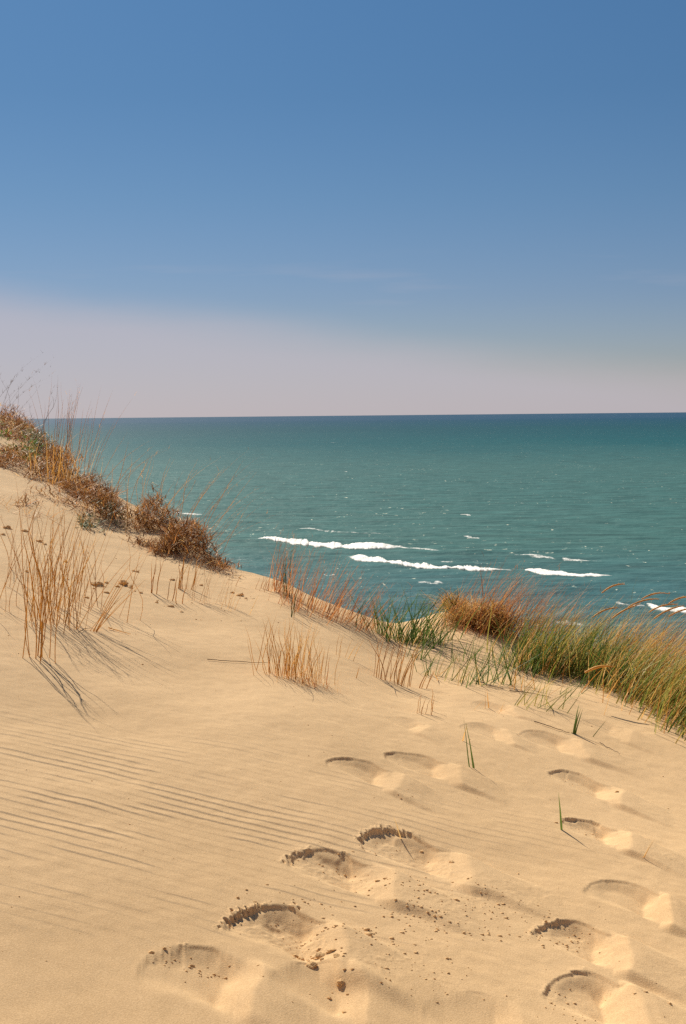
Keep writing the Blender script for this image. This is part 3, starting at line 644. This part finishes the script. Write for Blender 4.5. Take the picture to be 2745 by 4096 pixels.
# second rank, on the far slope behind the crest
def behind(px, dd):               # point dd metres beyond the crest
    th, _ = ray(px, 1500); d = float(np.interp(th, TH, DCA)) + dd
    x = math.sin(th) * d; y = math.cos(th) * d; return np.array([x, y, float(sand_z(np.array([x]), np.array([y]))[0])])
for i, (px, dd, n, hp, mt, spk, lb) in enumerate([
    (1215, .45, 110, 165, M_RED, 0, 'russet stems behind the left end of the marram bank'),
    (1290, .5, 120, 150, M_OLIVE, 1, 'olive growth on the far slope behind the yellowish tuft'),
    (1350, .6, 120, 170, M_OLIVE, 2, 'thin olive growth against the lake behind the middle of the bank'),
    (1410, .6, 120, 185, M_STRAW, 2, 'straw coloured growth with arching seed spikes against the water'),
    (1465, .6, 130, 190, M_STRAW, 2, 'golden growth with long arching seed spikes near the right edge'),
    (1515, .7, 140, 220, M_RED, 1, 'russet growth on the far slope near the right edge'),
    (1565, .7, 140, 235, M_STRAW, 0, 'tallest golden growth on the far slope at the right edge'),
    (1540, 1.3, 160, 260, M_OLIVE, 0, 'green growth farthest down the slope at the right edge'),
    (1450, 1.2, 150, 220, M_OLIVE, 0, 'green growth down the slope behind the arching seed spikes')]):
    c = behind(px, dd); s = scale_at(c); root = empty('beachgrass_tuft', c, lb, 'beach grass', 'marram on the far slope')
    B = ground_pts(c, n, .15, .12); L = hp * s * RNG.uniform(.5, 1, n)
    vx = .38 + RNG.normal(0, .16, n); vy = RNG.normal(0, .16, n)
    g = blades(B, L, np.arctan2(vy, vx), np.hypot(vx, vy), np.abs(RNG.normal(.3, .15, n)), .004 * RNG.uniform(.7, 1.3, n), k=8, wob=.015)
    put('foliage', [g[:2]], mt, root)
    m = n // 3; B = ground_pts(c, m, .15, .12); vx = .4 + RNG.normal(0, .25, m)
    g = blades(B, hp * s * RNG.uniform(.4, .9, m), 0.0 * vx + RNG.normal(0, .6, m), np.abs(vx), np.abs(RNG.normal(.3, .2, m)), .0035, k=8, wob=.02)
    put('dry_foliage', [g[:2]], M_PALE if i % 2 else M_STRAW, root)
    if spk:
        B = ground_pts(c, spk, .12, .1); st = blades(B, hp * s * RNG.uniform(.72, .95, spk), RNG.normal(0, .2, spk), .4, .5, .003, k=8, wob=.01, tube=True, taper=6)
        C = st[2]
        for q in range(spk):
            so_ = put('seed_stalk', [(st[0].reshape(spk, -1, 3)[q], st[1].reshape(spk, -1, 4)[0])], M_SEED, root); spikes([C[q, -1]], [C[q, -1] - C[q, -3]], .20, .0038, M_SEED, so_)

# ---- scattered blades among the footprints
for lb, x, y, n, hp, ln_, mt, wd, cat in [
    ('tall green shoot of few blades standing among the upper footprints', 1082, 1757, 3, 112, (-.12, 0), M_GREEN, .005, 'grass shoot'),
    ('single green blade at the edge of the dark rimmed print on the right', 1298, 1902, 1, 98, (.03, 0), M_GREEN, .007, 'grass shoot'),
    ('short dark green blade leaning right above the footprints', 1310, 1680, 5, 62, (.28, 0), M_GREEN, .006, 'grass shoot'),
    ('thin green blade leaning far right near the crest', 1360, 1690, 1, 50, (.6, 0), M_GREEN, .004, 'grass shoot'),
    ('thin straw blade left of the tall green shoot', 1060, 1700, 1, 40, (.3, 0), M_STRAW, .004, 'grass shoot'),
    ('faint thin straw right of the dark rimmed print', 1465, 1966, 2, 50, (.4, 0), M_STRAW, .0025, 'grass shoot'),
    ('pale straw stuck upright in the crumbled central print', 922, 1905, 1, 60, (-.25, 0), M_PALE, .005, 'grass shoot'),
]:
    tuft('grass_shoot', lb, cat, x, y, n, hp, mt, .006, .006, ln_, .05, .05, wd, .35, 9, .01)
for lb, x, y, n, hp, ln_, lj, mt in [
    ('loose green and straw blades below the marram bank, beside the fallen spike', 1215, 1620, 16, 90, (.5, 0), .3, M_OLIVE),
    ('thin blades crossing left of the short dark blade', 1262, 1625, 12, 85, (.45, 0), .35, M_OLIVE),
    ('small fan of green blades in front of the middle of the bank', 1290, 1590, 10, 65, (.3, 0), .35, M_GREEN),
    ('sparse straws on lit sand under the left end of the bank', 1205, 1575, 9, 75, (.2, 0), .3, M_STRAW),
    ('tiny straws at the sand edge under the darkest tuft', 1370, 1575, 10, 40, (.5, 0), .3, M_STRAW),
    ('short straws left of the loose blades on the open sand', 1100, 1620, 6, 45, (.2, 0), .4, M_STRAW),
]:
    tuft('beachgrass_tuft', lb, 'beach grass', x, y, n, hp, mt, .05, .03, ln_, lj, .1, .0035, .6, 8, .012, group='sparse green blades on the open sand')

def lying(name, label, cat, pts, r, mat, lift=.004):
    W = np.array([P(*p) for p in pts]); s = np.linspace(0, 1, len(W)); u = np.linspace(0, 1, 14)
    C = np.stack([np.interp(u, s, W[:, i]) for i in range(3)], -1); C[:, 2] = sand_z(C[:, 0], C[:, 1]) + lift + r
    C[:, :2] += RNG.normal(0, .003, (14, 2))
    V = []
    for i, c in enumerate(C):
        rr = r * (1 - .5 * i / 13)
        for j in range(4):
            a = j * math.pi / 2; V.append(c + np.array([rr * math.cos(a) * .3, rr * math.cos(a), rr * math.sin(a)]))
    Q = [[i * 4 + j, i * 4 + (j + 1) % 4, i * 4 + 4 + (j + 1) % 4, i * 4 + 4 + j] for i in range(13) for j in range(4)]
    tag(mesh_np(name, V, Q, mat), label, cat)
lying('grass_runner', 'long thin root lying on the sand left of the golden middle clump', 'dead stem', [(475, 1503), (520, 1508), (570, 1512), (612, 1514)], .0018, M_DARK)
lying('fallen_stick', 'dark bent stem lying at the foot of the crossed green blades', 'dead stem', [(1085, 1545), (1120, 1562), (1150, 1572)], .003, M_DARK)
lying('fallen_stick', 'dark stem lying right of the bent one, toward the fallen spike', 'dead stem', [(1165, 1578), (1215, 1588), (1260, 1602)], .0022, M_DARK)
lying('fallen_stick', 'thin dark stem lying left of the short dark green blade', 'dead stem', [(1220, 1655), (1260, 1668), (1302, 1682)], .0022, M_DARK)
lying('fallen_stick', 'thin stem lying below the thin leaning green blade', 'dead stem', [(1370, 1703), (1395, 1716), (1418, 1730)], .002, M_DARK)
lying('fallen_stick', 'tiny pale twig lying at the left beside the long shadow', 'dead stem', [(178, 1448), (190, 1440), (205, 1438)], .002, M_DARK)
lying('fallen_stick', 'short brown stick between the straws at the left', 'dead stem', [(248, 1437), (275, 1444), (300, 1450)], .0025, M_STRAW)
c = P(1248, 1598)
r_ = empty('fallen_seed_stalk', c, 'golden seed spike leaning low over the sand below the marram bank', 'seed stalk')
st = blades(c[None], .16, [0.0], 1.0, .1, .003, k=6, tube=True, taper=6); put('stem', [st[:2]], M_SEED, r_)
spikes([st[2][0, -1]], [st[2][0, -1] - st[2][0, 0]], .14, .0055, M_SEED, r_)

# ---- clods
def clod_mesh(size, seed):
    import bmesh
    bm = bmesh.new(); bmesh.ops.create_icosphere(bm, subdivisions=3, radius=1)
    for v in bm.verts:
        c = v.co; n = vnoise(np.array([c.x * 1.3 + seed * 7, c.x * 3.1 + seed]), np.array([c.y * 1.3 + c.z * 2.1, c.y * 3.1 + c.z * 3.7]), seed)
        f = 1 + .35 * n[0] + .22 * n[1]
        v.co = Vector((c.x * f * 1.25, c.y * f, c.z * f * .62))
    me = bpy.data.meshes.new('sand_clod'); bm.to_mesh(me); bm.free(); me.materials.append(CLOD)
    return me
CM = [clod_mesh(1, s) for s in range(5)]
CL = [
    (226, 1334, 26, 'largest flat sand clod left in the dark pair above the straws'), (243, 1330, 9, 'small clod at the right side of the largest flat clod'),
    (280, 1333, 20, 'dark crumbly clod right in the pair above the straws'), (296, 1340, 13, 'clod at the right foot of the crumbly one'), (268, 1338, 9, 'small clod between the largest flat clod and the crumbly one'),
    (243, 1351, 10, 'small pale clod below the gap of the pair'), (308, 1349, 6, 'tiny clod trailing right of the pair, nearer to it'), (322, 1353, 7, 'tiny clod trailing right of the pair, farther from it'),
    (390, 1383, 12, 'lone dark clod at the lower end of the clod trail'), (358, 1375, 8, 'narrow clod before the lone dark one on the trail'), (414, 1396, 8, 'small pale clod past the end of the clod trail'),
    (305, 1304, 8, 'left clod of two small ones above the clod trail'), (313, 1306, 9, 'right clod of two small ones above the clod trail'), (394, 1325, 10, 'clod beside faint straws on the upper flank'),
    (459, 1336, 8, 'clod between the thick and the middle straw clusters'), (18, 1208, 15, 'dark clod nearest the left edge under the bank'), (8, 1222, 10, 'small clod touching the left edge'),
    (56, 1214, 12, 'long dark clod second from the left edge'), (88, 1236, 11, 'dark clod third in the row from the left edge'), (103, 1243, 9, 'last small clod of the row from the left edge'), (60, 1303, 8, 'single small clod left of the straws'),
    (150, 1283, 9, 'clod seen through the straws of the left group'),
    (530, 1352, 8, 'left clod of the dark crest row'), (546, 1357, 12, 'largest clod of the dark crest row'), (562, 1363, 7, 'right clod of the dark crest row'), (655, 1357, 10, 'dark clod at the foot of the thin dark weed'),
    (688, 2162, 14, 'upper left clod in the nearest crumbled footprint'), (712, 2192, 20, 'left dark clod in the arc below the big footprint'), (735, 2172, 16, 'middle clod in the arc below the big footprint'),
    (757, 2174, 15, 'dark clod right of the middle one in the arc'), (770, 2194, 13, 'right end clod of the arc below the big footprint'), (779, 2240, 19, 'lone dark clod beneath the arc of clods'), (752, 2262, 9, 'small clod left beneath the lone dark one'),
    (1032, 1962, 9, 'dark clod on the lit mound of the upper central footprint'), (1410, 1808, 7, 'small clod on the lit mound of a right hand footprint'), (325, 1510, 4, 'tiny dark pebble of sand near the tips of the left shadows'),
    (943, 1486, 5, 'tiny dark clod beside the crossed green blades'), (1000, 2118, 5, 'tiny clod in the spill right of the big footprint'), (787, 2300, 8, 'small clod near the bottom edge below the lone dark one'),
]
for i, (x, y, w, lb) in enumerate(CL):
    c = P(x, y); s = scale_at(c) * w * (.62 if y > 2100 else .52)
    o = bpy.data.objects.new('sand_clod', CM[i % 5]); col.objects.link(o); o.location = (c[0], c[1], c[2] + s * .08)
    o.scale = (s, s, s * RNG.uniform(.8, 1.2)); o.rotation_euler = (RNG.normal(0, .2), RNG.normal(0, .2), RNG.uniform(0, 6.3)); tag(o, lb, 'sand clod', 'clods of sand')

# crumbs: uncountable grains and pellets thrown out by the feet
def crumbs():
    xs, ys, ss = [], [], []
    def spray(px, py, n, sx, sy, big=1.0):
        n = int(n * .85)
        c = hit(px, py) if py < 2345 else hit(px, py, 1.2)
        xs.append(c[0] + RNG.normal(0, sx, n)); ys.append(c[1] + RNG.normal(0, sy, n)); ss.append(RNG.lognormal(-6.05, .42, n) * big)
    for (px, py, n, sx, sy) in [(860, 2140, 60, .10, .07), (960, 2230, 45, .12, .05), (1060, 2050, 60, .13, .06), (980, 2095, 70, .09, .05), (880, 2135, 30, .06, .03), (1120, 2115, 50, .12, .03), (660, 2110, 30, .06, .06), (760, 1960, 14, .05, .03), (930, 2030, 40, .08, .05), (700, 2070, 30, .07, .05), (1180, 2070, 40, .12, .05),
                                (430, 2195, 35, .06, .025), (480, 2200, 20, .05, .02), (1300, 2125, 25, .06, .04), (1290, 2270, 16, .03, .07), (1340, 2325, 12, .05, .03), (1500, 2290, 14, .12, .05), (1320, 1885, 12, .05, .02),
                                (800, 1935, 14, .07, .02), (900, 1920, 12, .06, .04), (800, 2270, 14, .09, .05), (730, 2180, 26, .05, .03), (1290, 1775, 7, .02, .03), (940, 1835, 8, .05, .03), (400, 1385, 14, .25, .1), (290, 1345, 22, .25, .08), (90, 1235, 26, .35, .12), (230, 1345, 20, .15, .08), (560, 1362, 16, .12, .05)]:
        spray(px, py, n, sx, sy)
    n = 260; d = RNG.uniform(3.1, 8, n); th = RNG.uniform(-.26, .26, n); xs.append(d * np.sin(th)); ys.append(d * np.cos(th)); ss.append(RNG.lognormal(-6.5, .35, n))
    x = np.concatenate(xs); y = np.concatenate(ys); s = np.concatenate(ss); z = sand_z(x, y) + s * .1; n = len(x)
    ph = (1 + 5 ** .5) / 2; I = np.array([(-1, ph, 0), (1, ph, 0), (-1, -ph, 0), (1, -ph, 0), (0, -1, ph), (0, 1, ph), (0, -1, -ph), (0, 1, -ph), (ph, 0, -1), (ph, 0, 1), (-ph, 0, -1), (-ph, 0, 1)]) / 1.9
    T = np.array([(0, 11, 5), (0, 5, 1), (0, 1, 7), (0, 7, 10), (0, 10, 11), (1, 5, 9), (5, 11, 4), (11, 10, 2), (10, 7, 6), (7, 1, 8), (3, 9, 4), (3, 4, 2), (3, 2, 6), (3, 6, 8), (3, 8, 9), (4, 9, 5), (2, 4, 11), (6, 2, 10), (8, 6, 7), (9, 8, 1)])
    V = I[None] * s[:, None, None] * RNG.uniform(.6, 1.35, (n, 12, 1)) * RNG.uniform(.7, 1.3, (n, 1, 3)) * np.array([1.3, 1.0, .7]) + np.stack([x, y, z], -1)[:, None]
    Q = (T[None] + np.arange(n)[:, None, None] * 12).reshape(-1, 3)
    o = mesh_np('sand_crumbs', V.reshape(-1, 3), Q, CLOD, True); o['kind'] = 'stuff'; o['label'] = 'small crumbs of sand scattered round the footprints'
crumbs()

# ------------------------------------------------------------------ light and sky
w = bpy.data.worlds.new('World'); sc.world = w; w.use_nodes = True
N = w.node_tree.nodes; Lk = w.node_tree.links; N.clear()
out = N.new('ShaderNodeOutputWorld'); bg = N.new('ShaderNodeBackground'); bg.inputs['Strength'].default_value = .073
sky = N.new('ShaderNodeTexSky'); sky.sky_type = 'NISHITA'; sky.sun_disc = False
sky.sun_elevation = SUN_EL; sky.sun_rotation = SUN_AZ; sky.air_density = 1.0; sky.dust_density = .3; sky.ozone_density = 3.0; sky.altitude = 200
tc = N.new('ShaderNodeTexCoord'); sep = N.new('ShaderNodeSeparateXYZ'); Lk.new(tc.outputs['Generated'], sep.inputs[0])
def wm(op, a, b=None, c=None):
    q = N.new('ShaderNodeMath'); q.operation = op
    for i, v in enumerate((a, b, c)):
        if v is None: continue
        if isinstance(v, (int, float)): q.inputs[i].default_value = v
        else: Lk.new(v, q.inputs[i])
    return q.outputs[0]
# clean dry air: deeper blue than the stock sky
ramp = N.new('ShaderNodeValToRGB'); Lk.new(sep.outputs[2], ramp.inputs[0]); e = ramp.color_ramp
SK = [(0.0, (.31, .295, .34)), (.046, (.275, .283, .35)), (.081, (.24, .268, .347)), (.149, (.205, .270, .337)), (.216, (.182, .268, .335)), (.28, (.188, .288, .356)), (.6, (.26, .36, .43)), (1, (.40, .50, .55))]
while len(e.elements) < len(SK): e.elements.new(.5)
for i, (p, c_) in enumerate(SK): e.elements[i].position = p; e.elements[i].color = (*c_, 1)
mu = N.new('ShaderNodeMix'); mu.data_type = 'RGBA'; mu.blend_type = 'MULTIPLY'; mu.inputs[0].default_value = 1
Lk.new(sky.outputs[0], mu.inputs[6]); Lk.new(ramp.outputs[0], mu.inputs[7])
# a thin veil of high cloud low over the lake, higher on the left
nz = N.new('ShaderNodeTexNoise'); mp = N.new('ShaderNodeMapping'); mp.inputs['Scale'].default_value = (2.2, 2.2, 9); Lk.new(tc.outputs['Generated'], mp.inputs[0]); Lk.new(mp.outputs[0], nz.inputs['Vector'])
nz.inputs['Scale'].default_value = 1.6; nz.inputs['Detail'].default_value = 5
azi = wm('DIVIDE', sep.outputs[0], wm('MAXIMUM', sep.outputs[1], .05))
top = wm('SUBTRACT', .055, wm('MULTIPLY', azi, .13))
edge = wm('ADD', top, wm('MULTIPLY', wm('SUBTRACT', nz.outputs[0], .5), .035))
veil = N.new('ShaderNodeMapRange'); veil.interpolation_type = 'SMOOTHSTEP'; Lk.new(wm('SUBTRACT', edge, sep.outputs[2]), veil.inputs['Value'])
veil.inputs['From Min'].default_value = -.016; veil.inputs['From Max'].default_value = .022
mw = N.new('ShaderNodeMapping'); mw.inputs['Scale'].default_value = (7, 7, 75); mw.inputs['Rotation'].default_value = (0, .05, 0); nw = N.new('ShaderNodeTexNoise'); nw.inputs['Detail'].default_value = 4; nw.inputs['Scale'].default_value = 1
Lk.new(tc.outputs['Generated'], mw.inputs[0]); Lk.new(mw.outputs[0], nw.inputs['Vector'])
wv = N.new('ShaderNodeMapRange'); Lk.new(nw.outputs[0], wv.inputs['Value']); wv.inputs['From Min'].default_value = .56; wv.inputs['From Max'].default_value = .8
bandm = N.new('ShaderNodeMapRange'); bandm.interpolation_type = 'SMOOTHSTEP'; Lk.new(wm('ABSOLUTE', wm('SUBTRACT', sep.outputs[2], .088)), bandm.inputs['Value']); bandm.inputs['From Min'].default_value = .035; bandm.inputs['From Max'].default_value = 0.0
wisp = wm('MULTIPLY', wm('MULTIPLY', wv.outputs[0], bandm.outputs[0]), .2)
cl = N.new('ShaderNodeMix'); cl.data_type = 'RGBA'; Lk.new(wm('MINIMUM', wm('ADD', wm('MULTIPLY', veil.outputs[0], .70), wisp), .9), cl.inputs[0]); Lk.new(mu.outputs[2], cl.inputs[6]); cl.inputs[7].default_value = (3.18, 2.98, 3.36, 1)
Lk.new(cl.outputs[2], bg.inputs['Color']); Lk.new(bg.outputs[0], out.inputs[0])

sd = bpy.data.lights.new('sun', 'SUN'); sd.energy = 4.9; sd.angle = math.radians(.53); sd.color = (1, .915, .765)
so = bpy.data.objects.new('sun', sd); col.objects.link(so)
sdir = Vector((math.sin(SUN_AZ) * math.cos(SUN_EL), math.cos(SUN_AZ) * math.cos(SUN_EL), math.sin(SUN_EL)))
so.rotation_euler = sdir.to_track_quat('Z', 'Y').to_euler(); so.location = (0, 0, 60)

sc.view_settings.view_transform = 'Standard'; sc.view_settings.look = 'None'; sc.view_settings.exposure = 1.14; sc.view_settings.gamma = 1
sc.cycles.use_denoising = False
sc.cycles.max_bounces = 6
